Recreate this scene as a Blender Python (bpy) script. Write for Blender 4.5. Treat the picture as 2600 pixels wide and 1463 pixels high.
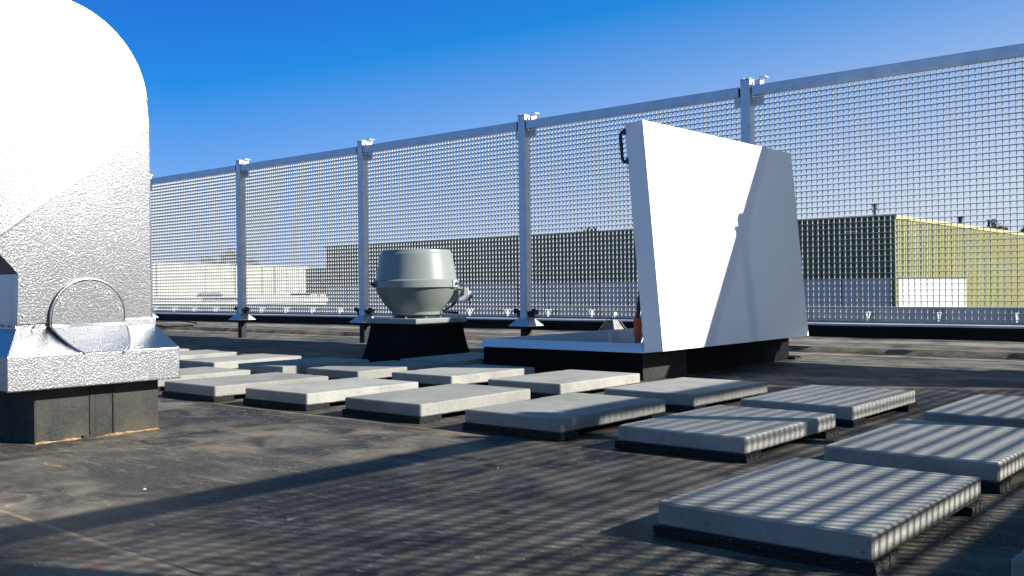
import bpy, bmesh, math, random
from mathutils import Vector, Matrix, noise
random.seed(7)
R = math.radians
for o in list(bpy.data.objects): bpy.data.objects.remove(o)
scene = bpy.context.scene
COL = scene.collection

# ------------------------------------------------------------------ camera
CAM_H = 0.46285
F = 2474.8
YAW, PITCH, ROLL = 0.7032438795, -0.000583, -0.011468
cam_d = bpy.data.cameras.new('camera'); cam = bpy.data.objects.new('camera', cam_d); COL.objects.link(cam)
cam_d.sensor_width = 36; cam_d.lens = F/2600*36; cam_d.clip_start = 0.02; cam_d.clip_end = 3000
fwd = Vector((-math.sin(YAW)*math.cos(PITCH), math.cos(YAW)*math.cos(PITCH), math.sin(PITCH)))
rt = Vector((math.cos(YAW), math.sin(YAW), 0)); up = rt.cross(fwd)
r2 = rt*math.cos(ROLL)+up*math.sin(ROLL); u2 = -rt*math.sin(ROLL)+up*math.cos(ROLL)
M = Matrix((r2, u2, -fwd)).transposed().to_4x4(); M.translation = Vector((0, 0, CAM_H))
cam.matrix_world = M
scene.camera = cam
scene.render.resolution_x = 1024; scene.render.resolution_y = 576

# ------------------------------------------------------------------ sky, sun, exposure
SUN = Vector((1.65, 0.80, 1.0)).normalized()
EL = math.asin(SUN.z); AZ = math.atan2(SUN.x, SUN.y)
w = bpy.data.worlds.new("World"); scene.world = w; w.use_nodes = True
nt = w.node_tree; bg = nt.nodes['Background']
sky = nt.nodes.new('ShaderNodeTexSky'); sky.sky_type = 'NISHITA'; sky.sun_disc = False
sky.sun_elevation = EL; sky.sun_rotation = AZ; sky.altitude = 0; sky.air_density = 1.0; sky.dust_density = 0.3; sky.ozone_density = 3.0
EXPO = 1.0
# the Nishita sky carries a deeper blue overhead and a pale haze near the horizon and towards the sun (all by world direction)
def wn(t, **k):
    n_ = nt.nodes.new(t)
    for a_, b_ in k.items(): setattr(n_, a_, b_)
    return n_
def wmath(op, a_, b_, clamp=False):
    n_ = wn('ShaderNodeMath', operation=op); n_.use_clamp = clamp
    for i_, v_ in enumerate((a_, b_)):
        if hasattr(v_, 'node'): nt.links.new(v_, n_.inputs[i_])
        else: n_.inputs[i_].default_value = v_
    return n_.outputs[0]
tcw = wn('ShaderNodeTexCoord'); sepw = wn('ShaderNodeSeparateXYZ'); nt.links.new(tcw.outputs['Generated'], sepw.inputs[0])
cz = wmath('DIVIDE', sepw.outputs[2], .276)
hz = wmath('MULTIPLY', wmath('SUBTRACT', 1.0, cz, True), .80)
sxy = Vector((SUN.x, SUN.y)).normalized()
ca = wmath('ADD', wmath('MULTIPLY', sepw.outputs[0], sxy.x), wmath('MULTIPLY', sepw.outputs[1], sxy.y))
az_t = wmath('MULTIPLY', wmath('MAXIMUM', wmath('ADD', ca, .53), 0.0), .60)
fall = wmath('SUBTRACT', 1.25, wmath('MULTIPLY', sepw.outputs[2], 1.5), True)
haze_f = wmath('POWER', wmath('ADD', hz, wmath('MULTIPLY', az_t, fall), True), 1.3)
deep = wn('ShaderNodeMix', data_type='RGBA'); nt.links.new(wmath('MULTIPLY', sepw.outputs[2], 1.6, True), deep.inputs[0])
deep.inputs[6].default_value = (0, .20, .98, 1); deep.inputs[7].default_value = (.10, .135, .36, 1)
pal = wn('ShaderNodeMix', data_type='RGBA'); nt.links.new(haze_f, pal.inputs[0]); nt.links.new(deep.outputs[2], pal.inputs[6]); pal.inputs[7].default_value = (.58, .71, .87, 1)
grd = wn('ShaderNodeVectorMath', operation='MULTIPLY_ADD'); nt.links.new(pal.outputs[2], grd.inputs[0]); grd.inputs[1].default_value = (1.28, 1.0, 1.0); grd.inputs[2].default_value = (-.135, 0, 0)
sc_ = wn('ShaderNodeVectorMath', operation='SCALE'); nt.links.new(grd.outputs[0], sc_.inputs[0]); sc_.inputs['Scale'].default_value = 10.0/2**EXPO
mixw = wn('ShaderNodeMix', data_type='RGBA'); mixw.inputs[0].default_value = .97
nt.links.new(sky.outputs[0], mixw.inputs[6]); mx_ = wn('ShaderNodeVectorMath', operation='MAXIMUM'); nt.links.new(sc_.outputs[0], mx_.inputs[0]); mx_.inputs[1].default_value = (.05, 0, 0); nt.links.new(mx_.outputs[0], mixw.inputs[7])
nt.links.new(mixw.outputs[2], bg.inputs[0]); bg.inputs[1].default_value = 0.10
sd = bpy.data.lights.new('sun', 'SUN'); sd.energy = 5.0; sd.angle = R(0.45); sd.color = (1.0, 0.965, 0.90)
so = bpy.data.objects.new('sun', sd); COL.objects.link(so); so.rotation_euler = SUN.to_track_quat('Z', 'Y').to_euler()
so.location = (10, 5, 8)
scene.view_settings.view_transform = 'Standard'; scene.view_settings.look = 'None'
scene.view_settings.gamma = 1; scene.view_settings.exposure = EXPO

# ------------------------------------------------------------------ helpers
def px(u, v, axis, val):
    """point where the sight line through photo pixel (u, v) meets a world plane"""
    d = fwd + ((u-1300)*r2-(v-731.5)*u2)/F
    c = Vector((0, 0, CAM_H)); t = (val-c[axis])/d[axis]
    return c+d*t

class MB:
    def __init__(s): s.bm = bmesh.new()
    def box(s, x0, x1, y0, y1, z0, z1, mat=None):
        vs = [Vector((x, y, z)) for z in (z0, z1) for y in (y0, y1) for x in (x0, x1)]
        if mat is not None: vs = [mat @ v for v in vs]
        v = [s.bm.verts.new(q) for q in vs]
        for f in ((0, 2, 3, 1), (4, 5, 7, 6), (0, 1, 5, 4), (2, 6, 7, 3), (0, 4, 6, 2), (1, 3, 7, 5)):
            s.bm.faces.new([v[i] for i in f])
        return s
    def frustum(s, b, t, z0, z1):
        v = [s.bm.verts.new(q) for q in ((b[0], b[2], z0), (b[1], b[2], z0), (b[0], b[3], z0), (b[1], b[3], z0),
             (t[0], t[2], z1), (t[1], t[2], z1), (t[0], t[3], z1), (t[1], t[3], z1))]
        for f in ((0, 2, 3, 1), (4, 5, 7, 6), (0, 1, 5, 4), (2, 6, 7, 3), (0, 4, 6, 2), (1, 3, 7, 5)):
            s.bm.faces.new([v[i] for i in f])
        return s
    def poly(s, pts):
        return s.bm.faces.new([s.bm.verts.new(p) for p in pts])
    def prism(s, pts, vec):
        """closed polygon pts extruded along vec"""
        a = [s.bm.verts.new(p) for p in pts]; vec = Vector(vec)
        b = [s.bm.verts.new(Vector(p)+vec) for p in pts]
        s.bm.faces.new(a[::-1]); s.bm.faces.new(b); n = len(a)
        for i in range(n): s.bm.faces.new((a[i], a[(i+1) % n], b[(i+1) % n], b[i]))
        return s
    def lathe(s, prof, c, seg=96, cap=True):
        rows = []
        for r, z in prof:
            rows.append([s.bm.verts.new((c[0]+r*math.cos(2*math.pi*i/seg), c[1]+r*math.sin(2*math.pi*i/seg), c[2]+z)) for i in range(seg)])
        for a, b in zip(rows, rows[1:]):
            for i in range(seg): s.bm.faces.new((a[i], a[(i+1) % seg], b[(i+1) % seg], b[i]))
        if cap:
            s.bm.faces.new(rows[0][::-1]); s.bm.faces.new(rows[-1])
        return s
    def cyl(s, p0, p1, r, seg=16, r1=None):
        p0 = Vector(p0); p1 = Vector(p1); r1 = r if r1 is None else r1
        q = (p1-p0).to_track_quat('Z', 'Y'); L = (p1-p0).length
        a = []; b = []
        for i in range(seg):
            t = 2*math.pi*i/seg; d = Vector((math.cos(t), math.sin(t), 0))
            a.append(s.bm.verts.new(p0+q @ (d*r))); b.append(s.bm.verts.new(p0+q @ (d*r1+Vector((0, 0, L)))))
        s.bm.faces.new(a[::-1]); s.bm.faces.new(b)
        for i in range(seg): s.bm.faces.new((a[i], a[(i+1) % seg], b[(i+1) % seg], b[i]))
        return s
    def tube(s, pts, r, seg=8):
        # smooth the path
        P = [Vector(p) for p in pts]; out = []
        for i in range(len(P)-1):
            a = P[max(i-1, 0)]; b = P[i]; c = P[i+1]; d = P[min(i+2, len(P)-1)]
            for k in range(6):
                t = k/6
                out.append(0.5*((2*b)+(c-a)*t+(2*a-5*b+4*c-d)*t*t+(3*b-a-3*c+d)*t**3))
        out.append(P[-1]); rows = []
        for i, p in enumerate(out):
            t = (out[min(i+1, len(out)-1)]-out[max(i-1, 0)]).normalized(); q = t.to_track_quat('Z', 'Y')
            rows.append([s.bm.verts.new(p+q @ Vector((r*math.cos(2*math.pi*j/seg), r*math.sin(2*math.pi*j/seg), 0))) for j in range(seg)])
        for a, b in zip(rows, rows[1:]):
            for j in range(seg): s.bm.faces.new((a[j], a[(j+1) % seg], b[(j+1) % seg], b[j]))
        s.bm.faces.new(rows[0][::-1]); s.bm.faces.new(rows[-1])
        return s
    def build(s, name, mat, parent=None, smooth=False, bevel=0, bseg=2, loc=None, autosmooth=None):
        bmesh.ops.recalc_face_normals(s.bm, faces=s.bm.faces)
        me = bpy.data.meshes.new(name); s.bm.to_mesh(me); s.bm.free()
        if mat: me.materials.append(mat)
        o = bpy.data.objects.new(name, me); COL.objects.link(o)
        if smooth:
            for p in me.polygons: p.use_smooth = True
            if autosmooth is not None: me.set_sharp_from_angle(angle=R(autosmooth))
        if bevel:
            m = o.modifiers.new('bevel', 'BEVEL'); m.width = bevel; m.segments = bseg; m.limit_method = 'ANGLE'; m.angle_limit = R(40)
        if parent: o.parent = parent
        if loc: o.location = loc
        return o

def tag(o, label=None, cat=None, group=None, kind=None):
    if label: o['label'] = label
    if cat: o['category'] = cat
    if group: o['group'] = group
    if kind: o['kind'] = kind
    return o
def empty(name, loc=(0, 0, 0), rz=0):
    o = bpy.data.objects.new(name, None); COL.objects.link(o); o.location = loc; o.rotation_euler.z = rz
    o.empty_display_size = 0.1
    return o
def copy_tree(o, parent=None):
    c = o.copy(); COL.objects.link(c); c.parent = parent
    for ch in list(o.children): copy_tree(ch, c)
    return c

# ------------------------------------------------------------------ materials
class Mat:
    def __init__(s, name, base=(.5, .5, .5), rough=.6, metal=0, spec=.5):
        s.m = bpy.data.materials.new(name); s.m.use_nodes = True; s.nt = s.m.node_tree
        s.p = s.nt.nodes['Principled BSDF']
        s.p.inputs['Base Color'].default_value = (*base, 1); s.p.inputs['Roughness'].default_value = rough
        s.p.inputs['Metallic'].default_value = metal; s.p.inputs['Specular IOR Level'].default_value = spec
        s.tc = None
    def n(s, t, **kw):
        nd = s.nt.nodes.new(t)
        for k, v in kw.items(): setattr(nd, k, v)
        return nd
    def l(s, a, b): s.nt.links.new(a, b)
    def co(s, scale=(1, 1, 1), rot=(0, 0, 0), obj=False):
        if s.tc is None: s.tc = s.n('ShaderNodeTexCoord')
        geo = s.tc.outputs['Object']
        mp = s.n('ShaderNodeMapping'); mp.inputs['Scale'].default_value = scale; mp.inputs['Rotation'].default_value = rot
        s.l(geo, mp.inputs[0]); return mp.outputs[0]
    def noise(s, scale, detail=4, rough=.55, vec=None, dist=0):
        nd = s.n('ShaderNodeTexNoise'); nd.inputs['Scale'].default_value = scale; nd.inputs['Detail'].default_value = detail
        nd.inputs['Roughness'].default_value = rough; nd.inputs['Distortion'].default_value = dist
        s.l(vec if vec is not None else s.co(), nd.inputs['Vector']); return nd.outputs['Fac']
    def ramp(s, fac, stops):
        r = s.n('ShaderNodeValToRGB'); e = r.color_ramp.elements
        e[0].position = stops[0][0]; e[0].color = (*stops[0][1], 1); e[1].position = stops[-1][0]; e[1].color = (*stops[-1][1], 1)
        for p, c in stops[1:-1]: q = e.new(p); q.color = (*c, 1)
        s.l(fac, r.inputs[0]); return r.outputs[0]
    def g(s, fac, a, b): return s.ramp(fac, [(a, (0, 0, 0)), (b, (1, 1, 1))])
    def mix(s, fac, a, b, mode='MIX'):
        m = s.n('ShaderNodeMix', data_type='RGBA', blend_type=mode)
        for inp, v in ((m.inputs[0], fac), (m.inputs[6], a), (m.inputs[7], b)):
            if hasattr(v, 'node'): s.l(v, inp)
            elif isinstance(v, tuple): inp.default_value = (*v, 1)
            else: inp.default_value = v
        return m.outputs[2]
    def math(s, op, a, b=None):
        m = s.n('ShaderNodeMath', operation=op)
        for inp, v in zip(m.inputs, (a, b)):
            if v is None: continue
            if hasattr(v, 'node'): s.l(v, inp)
            else: inp.default_value = v
        return m.outputs[0]
    def color(s, c): s.l(c, s.p.inputs['Base Color'])
    def rough(s, fac, a, b):
        mr = s.n('ShaderNodeMapRange'); mr.inputs['To Min'].default_value = a; mr.inputs['To Max'].default_value = b
        s.l(fac, mr.inputs[0]); s.l(mr.outputs[0], s.p.inputs['Roughness'])
    def bump(s, h, strength=.3, dist=.002, prev=None):
        b = s.n('ShaderNodeBump'); b.inputs['Strength'].default_value = strength; b.inputs['Distance'].default_value = dist
        s.l(h, b.inputs['Height'])
        if prev is not None: s.l(prev, b.inputs['Normal'])
        s.l(b.outputs[0], s.p.inputs['Normal']); return b.outputs[0]

def make_materials():
    D = {}
    # roof membrane: worn bitumen / rubber with pale dust, rusty blotches and seams
    m = Mat('roof_membrane', rough=.75, spec=.10)
    v = m.co()
    big = m.noise(1.1, 5, .6); mid = m.noise(5.5, 6, .62, dist=.6); fine = m.noise(60, 6, .7)
    vx = m.co((6, 30, 1), (0, 0, R(-12))); streak = m.noise(1.0, 6, .7, vx, .5)
    base = m.mix(m.g(big, .35, .68), (.017, .0175, .018), (.050, .048, .044))
    base = m.mix(m.math('MULTIPLY', m.g(mid, .38, .62), m.g(m.noise(.9, 4, .6, m.co((1, 1.6, 1), (0, 0, .5))), .42, .54)), base, (.165, .138, .105))
    base = m.mix(m.math('MULTIPLY', m.g(streak, .52, .66), m.g(mid, .38, .62)), base, (.19, .165, .13))
    sv = m.co((14, 34, 1), (0, 0, R(20))); scuff = m.noise(1.0, 5, .65, sv, .8)
    base = m.mix(m.math('MULTIPLY', m.g(scuff, .635, .70), .65), base, (.36, .345, .31))
    f2 = m.noise(140, 4, .8)
    base = m.mix(m.math('MULTIPLY', m.g(fine, .48, .66), .6), base, m.mix(.5, base, (.15, .14, .12)))
    base = m.mix(m.math('MULTIPLY', m.g(f2, .50, .62), .55), base, m.mix(.35, base, (.006, .007, .008)))
    base = m.mix(m.math('MULTIPLY', m.math('MULTIPLY', m.g(f2, .58, .64), m.g(mid, .40, .55)), .8), base, (.30, .285, .25))
    # dark wet looking patches
    base = m.mix(m.math('MULTIPLY', m.g(m.noise(2.3, 4, .5, m.co((1, 1, 1), (0, 0, 1))), .55, .68), .5), base, (.03, .031, .033))
    # rust blotches
    ru = m.noise(3.1, 5, .7, m.co((1.2, 3, 1), (0, 0, .4))); ru2 = m.noise(14, 3, .6)
    base = m.mix(m.math('MULTIPLY', m.g(ru, .58, .70), m.math('MULTIPLY', m.g(ru2, .45, .65), .75)), base, (.26, .11, .04))
    # grit: tiny pale specks
    vo = m.n('ShaderNodeTexVoronoi'); vo.inputs['Scale'].default_value = 55; m.l(v, vo.inputs['Vector'])
    sp = m.math('MULTIPLY', m.math('LESS_THAN', vo.outputs['Distance'], .09), m.math('GREATER_THAN', m.noise(9, 3), .53))
    base = m.mix(sp, base, (.28, .26, .23))
    # dusty band towards the fence and along seams (object Y)
    sep = m.n('ShaderNodeSeparateXYZ'); m.l(v, sep.inputs[0])
    def band(c, wdt, soft):
        d = m.math('ABSOLUTE', m.math('SUBTRACT', m.math('ADD', sep.outputs[1], m.math('MULTIPLY', m.noise(2.0, 2), .03)), c+.015))
        mr = m.n('ShaderNodeMapRange'); mr.inputs['From Min'].default_value = wdt+soft; mr.inputs['From Max'].default_value = wdt; m.l(d, mr.inputs[0])
        return mr.outputs[0]
    fd = m.n('ShaderNodeMapRange'); fd.inputs['From Min'].default_value = 4.9; fd.inputs['From Max'].default_value = 6.0; m.l(sep.outputs[1], fd.inputs[0])
    base = m.mix(m.math('MULTIPLY', m.math('MULTIPLY', fd.outputs[0], m.g(m.noise(1.0, 6, .7, m.co((1.6, 9, 1))), .47, .66)), .75), base, (.27, .24, .19))
    for c, wd, so_, k, colr in ((.866, .003, .007, .8, (.26, .21, .14)), (2.262, .003, .012, .6, (.20, .13, .075)), (6.27, .012, .03, .85, (.40, .35, .26)), (6.43, .008, .03, .7, (.34, .31, .25)), (7.0, .05, .12, .5, (.4, .36, .28))):
        base = m.mix(m.math('MULTIPLY', m.math('MULTIPLY', band(c, wd, so_), m.g(m.noise(7, 4), .3, .55)), k), base, colr)
    base = m.mix(m.math('MULTIPLY', band(.879, .0018, .001), .9), base, (.012, .012, .012))  # dark line: shadow at the seam step, painted into the colour
    base = m.mix(m.math('MULTIPLY', band(2.275, .0015, .001), .8), base, (.014, .014, .014))  # same painted shadow line along the second seam
    m.color(base); m.rough(mid, .55, .85)
    b = m.bump(mid, .35, .006); m.bump(fine, .9, .0025, b)
    D['roof'] = m.m
    # felt upstands
    m = Mat('bitumen_felt', rough=.75, spec=.25)
    a = m.noise(4, 5, .65); f = m.noise(90, 4, .7)
    c = m.mix(m.g(a, .35, .7), (.016, .016, .017), (.034, .034, .032))
    c = m.mix(m.math('MULTIPLY', m.g(f, .45, .75), .4), c, (.09, .08, .06))
    m.color(c); b = m.bump(a, .4, .004); m.bump(f, .5, .001, b); D['felt'] = m.m
    m = Mat('bitumen_felt_dark', rough=.85, spec=.08)
    a = m.noise(5, 5, .65); f = m.noise(90, 4, .7)
    c = m.mix(m.g(a, .35, .7), (.004, .0045, .0055), (.010, .0105, .012))
    m.color(c); b = m.bump(a, .4, .004); m.bump(f, .4, .001, b); D['feltdark'] = m.m
    # felt of the duct kerb with dust near the bottom and dried mud
    m = Mat('dusty_felt', rough=.8, spec=.25)
    a = m.noise(7, 5, .65); f = m.noise(120, 4, .7); sep = m.n('ShaderNodeSeparateXYZ'); m.l(m.co(), sep.inputs[0])
    c = m.mix(m.g(a, .35, .7), (.022, .023, .023), (.05, .049, .043))
    c = m.mix(m.math('MULTIPLY', m.g(f, .4, .75), .4), c, (.10, .092, .07))
    low = m.n('ShaderNodeMapRange'); low.inputs['From Min'].default_value = .055; low.inputs['From Max'].default_value = .0; m.l(sep.outputs[2], low.inputs[0])
    c = m.mix(m.math('MULTIPLY', low.outputs[0], m.g(a, .35, .9)), c, (.11, .08, .045))
    m.color(c); b = m.bump(a, .4, .003); m.bump(f, .5, .001, b); D['feltdust'] = m.m
    m = Mat('dried_mud', rough=.9); m.color(m.mix(m.g(m.noise(40, 5), .35, .65), (.22, .12, .05), (.42, .28, .13))); m.bump(m.noise(80, 5), .8, .003); D['mud'] = m.m
    # concrete
    m = Mat('concrete', rough=.85, spec=.3)
    oi = m.n('ShaderNodeObjectInfo')
    ad = m.n('ShaderNodeVectorMath', operation='ADD'); mu = m.n('ShaderNodeVectorMath', operation='SCALE'); mu.inputs['Scale'].default_value = 3.7
    cmb = m.n('ShaderNodeCombineXYZ'); m.l(oi.outputs['Random'], cmb.inputs[0]); m.l(oi.outputs['Random'], cmb.inputs[1])
    m.l(cmb.outputs[0], mu.inputs[0]); m.l(mu.outputs[0], ad.inputs[0]); m.l(m.co(), ad.inputs[1]); vv = ad.outputs[0]
    a = m.noise(6, 6, .6, vv); f = m.noise(70, 6, .75, vv); g_ = m.noise(260, 3, .7, vv)
    c = m.mix(m.g(a, .3, .7), (.205, .200, .180), (.285, .278, .248))
    c = m.mix(m.math('MULTIPLY', m.g(f, .35, .75), .6), c, (.365, .355, .315))
    c = m.mix(m.math('MULTIPLY', m.g(g_, .50, .68), .5), c, (.12, .12, .112))
    sm = m.noise(3.5, 5, .65, vv, .4); c = m.mix(m.math('MULTIPLY', m.g(sm, .48, .66), .55), c, (.155, .152, .138))
    st = m.noise(3.0, 4, .6, vv); c = m.mix(m.math('MULTIPLY', m.g(st, .62, .72), m.math('MULTIPLY', m.g(m.noise(1.0, 5, .7, m.co((6, 25, 1))), .5, .65), .45)), c, (.24, .12, .05))
    vo = m.n('ShaderNodeTexVoronoi'); vo.inputs['Scale'].default_value = 60; m.l(vv, vo.inputs['Vector'])
    pit = m.math('MULTIPLY', m.math('LESS_THAN', vo.outputs['Distance'], .16), m.math('GREATER_THAN', m.noise(18, 3, .6, vv), .56))
    c = m.mix(m.math('MULTIPLY', pit, .75), c, (.09, .085, .075))
    tint = m.n('ShaderNodeHueSaturation'); m.l(c, tint.inputs['Color'])
    vr = m.n('ShaderNodeMapRange'); vr.inputs['To Min'].default_value = .92; vr.inputs['To Max'].default_value = 1.26; m.l(oi.outputs['Random'], vr.inputs[0]); m.l(vr.outputs[0], tint.inputs['Value'])
    m.color(tint.outputs[0]); b = m.bump(f, .5, .002); b = m.bump(g_, .35, .0008, b); D['concrete'] = m.m
    # rubber crumb
    m = Mat('rubber_crumb', rough=.8); vo = m.n('ShaderNodeTexVoronoi'); vo.inputs['Scale'].default_value = 220; m.l(m.co(), vo.inputs['Vector'])
    c = m.ramp(vo.outputs['Distance'], [(.0, (.010, .011, .010)), (.6, (.003, .003, .003))])
    wh = m.math('GREATER_THAN', m.noise(180, 2), .69); m.color(m.mix(wh, c, (.14, .15, .12))); m.bump(vo.outputs['Distance'], 1, .004); D['crumb'] = m.m
    # galvanised steel
    m = Mat('galvanised_steel', rough=.42, metal=.85)
    vo = m.n('ShaderNodeTexVoronoi'); vo.inputs['Scale'].default_value = 55; m.l(m.co(), vo.inputs['Vector'])
    a = m.noise(9, 5, .65)
    c = m.mix(m.g(a, .35, .7), (.58, .61, .63), (.76, .78, .80))
    bw = m.n('ShaderNodeRGBToBW'); m.l(vo.outputs['Color'], bw.inputs[0])
    c = m.mix(.18, c, m.mix(bw.outputs[0], (.40, .42, .43), (.80, .82, .84)))
    c = m.mix(m.math('MULTIPLY', m.g(m.noise(28, 4, .7), .62, .72), .45), c, (.20, .22, .24))
    m.color(c); m.rough(a, .38, .6); D['galv'] = m.m
    m = Mat('grating_steel', rough=.5, metal=.6); a = m.noise(25, 3); m.color(m.mix(a, (.25, .26, .265), (.37, .38, .38))); D['grate'] = m.m
    # stucco embossed aluminium
    m = Mat('stucco_aluminium', base=(.5, .5, .5), rough=.30, metal=1.0)
    n1 = m.noise(270, 2, .5, dist=1.2)
    n0 = m.n('ShaderNodeTexVoronoi', feature='SMOOTH_F1'); n0.inputs['Scale'].default_value = 200
    wv = m.n('ShaderNodeVectorMath', operation='ADD'); nn = m.n('ShaderNodeTexNoise'); nn.inputs['Scale'].default_value = 160; m.l(m.co(), nn.inputs['Vector'])
    sc = m.n('ShaderNodeVectorMath', operation='SCALE'); sc.inputs['Scale'].default_value = .006; m.l(nn.outputs['Color'], sc.inputs[0])
    m.l(m.co(), wv.inputs[0]); m.l(sc.outputs[0], wv.inputs[1]); m.l(wv.outputs[0], n0.inputs['Vector'])
    h = m.math('ADD', m.math('MULTIPLY', n0.outputs['Distance'], .8), m.math('MULTIPLY', n1, .9))
    m.bump(h, .5, .0014); dirt = m.noise(5, 5, .6)
    m.color(m.mix(m.g(dirt, .4, .75), (.52, .52, .525), (.45, .45, .455))); D['alu'] = m.m
    m = Mat('bright_steel', base=(.7, .7, .7), rough=.3, metal=.9); D['steel'] = m.m
    m = Mat('dull_sheet', rough=.5, metal=.3); m.color(m.mix(m.g(m.noise(30, 5), .3, .7), (.13, .13, .11), (.25, .25, .22))); D['dull'] = m.m
    # painted metals
    m = Mat('fan_paint', rough=.34, spec=.5); a = m.noise(4, 4); m.color(m.mix(a, (.19, .212, .197), (.22, .243, .228))); m.bump(m.noise(220, 3), .12, .0006); D['fan'] = m.m
    m = Mat('white_sheet', rough=.38, spec=.5); a = m.noise(3.0, 6, .65); d = m.noise(45, 4, .7)
    c = m.mix(m.g(a, .35, .75), (.85, .85, .85), (.79, .795, .80)); c = m.mix(m.math('MULTIPLY', m.g(d, .68, .76), .5), c, (.36, .35, .34))
    m.color(c); m.bump(m.noise(1.6, 2), .1, .01); D['white'] = m.m
    m = Mat('hatch_curb_sheet', rough=.45, spec=.5); a = m.noise(12, 5); m.color(m.mix(a, (.62, .65, .70), (.72, .74, .78))); D['curbwhite'] = m.m
    m = Mat('black_plastic', base=(.015, .015, .016), rough=.45); D['black'] = m.m
    m = Mat('red_rubber', base=(.42, .045, .015), rough=.5); m.color(m.mix(m.noise(40, 4), (.66, .085, .02), (.82, .13, .035))); D['red'] = m.m
    m = Mat('light_plastic', base=(.46, .46, .45), rough=.45); D['plastic'] = m.m
    m = Mat('lavender_sheet', rough=.5, metal=.2); m.color(m.mix(m.g(m.noise(2, 5), .3, .7), (.46, .465, .53), (.55, .555, .61))); D['lav'] = m.m
    m = Mat('parapet_cap', rough=.4, metal=.3); m.color(m.mix(m.g(m.noise(3, 5), .3, .7), (.40, .41, .44), (.62, .62, .65))); D['cap'] = m.m
    m = Mat('parapet_black', rough=.6, spec=.15); m.color(m.mix(m.g(m.noise(3, 5), .3, .7), (.006, .006, .007), (.016, .016, .018))); D['parblack'] = m.m
    # far buildings
    m = Mat('green_cladding', rough=.6); m.color(m.mix(m.g(m.noise(.6, 4), .3, .7), (.05, .078, .036), (.066, .098, .046))); D['green'] = m.m
    m = Mat('yellow_cladding', rough=.55); m.color(m.mix(m.g(m.noise(.4, 4), .3, .7), (.32, .31, .13), (.38, .365, .165))); D['yellow'] = m.m
    m = Mat('yellow_fascia', rough=.5, base=(.50, .45, .19)); D['yelf'] = m.m
    m = Mat('grey_panel', rough=.5); m.color(m.mix(m.g(m.noise(.8, 4), .3, .7), (.36, .365, .39), (.44, .445, .47))); D['greyp'] = m.m
    m = Mat('white_panel', rough=.5); m.color(m.mix(m.g(m.noise(1.5, 4, .6, m.co((1, 1, .15))), .4, .75), (.60, .60, .60), (.50, .50, .48))); D['whitep'] = m.m
    m = Mat('cream_panel', rough=.6); m.color(m.mix(m.g(m.noise(.5, 4), .3, .7), (.54, .53, .44), (.61, .60, .52))); D['cream'] = m.m
    m = Mat('white_roof_membrane', rough=.7); m.color(m.mix(m.g(m.noise(.4, 5, .6), .3, .7), (.50, .49, .45), (.64, .63, .59))); D['whiteroof'] = m.m
    m = Mat('smoked_dome', rough=.3, base=(.05, .055, .065)); D['dome'] = m.m
    m = Mat('dark_joint', rough=.7, base=(.02, .022, .022)); D['joint'] = m.m
    m = Mat('roof_felt_far', rough=.9, base=(.16, .16, .15)); D['farroof'] = m.m
    m = Mat('yard_asphalt', rough=.9); m.color(m.mix(m.noise(.2, 6), (.045, .046, .047), (.07, .07, .07))); D['yard'] = m.m
    m = Mat('tree_bark', rough=.9, base=(.06, .045, .03)); D['bark'] = m.m
    for nme, c1, c2 in (('leaf_green', (.025, .045, .014), (.05, .075, .025)), ('leaf_dark', (.010, .020, .008), (.022, .034, .013)), ('leaf_mixed', (.06, .075, .03), (.11, .10, .05))):
        m = Mat(nme, rough=.7); oi = m.n('ShaderNodeNewGeometry'); m.color(m.mix(oi.outputs['Random Per Island'], c1, c2)); D[nme] = m.m
    m = Mat('sill_stone', base=(.45, .42, .36), rough=.9); D['pebble'] = m.m
    return D
MT = make_materials()

# ------------------------------------------------------------------ the setting: yard, roof deck
m = MB(); m.box(-900, 900, -500, 1500, -5.3, -5.0); tag(m.build('ground', MT['yard']), kind='structure')

def roof_surface(x, y):
    z = 0.0
    if y > 6.37: z = .030
    return z
m = MB()
# profile in Y: strips of membrane, each seam a small step; the fence strip is 30 mm higher
prof = [(-9, -.5), (-9, .0035), (.878, .0035), (.881, .0), (2.2755, .0), (2.2785, -.003), (4.3, -.003), (6.33, -.003), (6.352, .004), (6.378, .038), (6.42, .040), (7.02, .041), (7.05, .048), (7.44, .050), (8.2, .050), (8.2, -.5)]
# subdivide the profile so that the sheet can undulate slightly
P2 = []
for (a, b) in zip(prof, prof[1:]):
    L = abs(b[0]-a[0]); n = max(1, int(L/.12)) if a[1] > -.4 and b[1] > -.4 else 1
    for k in range(n): P2.append((a[0]+(b[0]-a[0])*k/n, a[1]+(b[1]-a[1])*k/n))
P2.append(prof[-1])
xs = [-32+.0]
while xs[-1] < 2.9: xs.append(xs[-1]+(.12 if xs[-1] > -14 else .6))
grid = []
for x in xs:
    row = []
    for (y, z) in P2:
        wv = (noise.noise((x*1.3, y*1.1, 0))*.0035+noise.noise((x*4, y*4, 3))*.0012) if z > -.4 else 0
        edge = noise.noise((x*.9, 7.7, 1))*.012 if 6.3 < y < 6.5 or 7.0 < y < 7.06 or .87 < y < .885 or 2.27 < y < 2.28 else 0
        row.append(m.bm.verts.new((x, y+edge*(.3 if y < 3 else 1.5), z+min(wv, .002))))
    grid.append(row)
for a, b in zip(grid, grid[1:]):
    for i in range(len(P2)-1): m.bm.faces.new((a[i], b[i], b[i+1], a[i+1]))
deck = tag(m.build('roof_deck', MT['roof'], smooth=True, autosmooth=50), kind='structure')
m = MB(); m.box(-31.9, 2.7, -8.9, 8.0, -5.0, -.45); o = m.build('building_body', MT['whitep']); tag(o, 'pale wall body under the flat roof', 'building', kind='structure')

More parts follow.
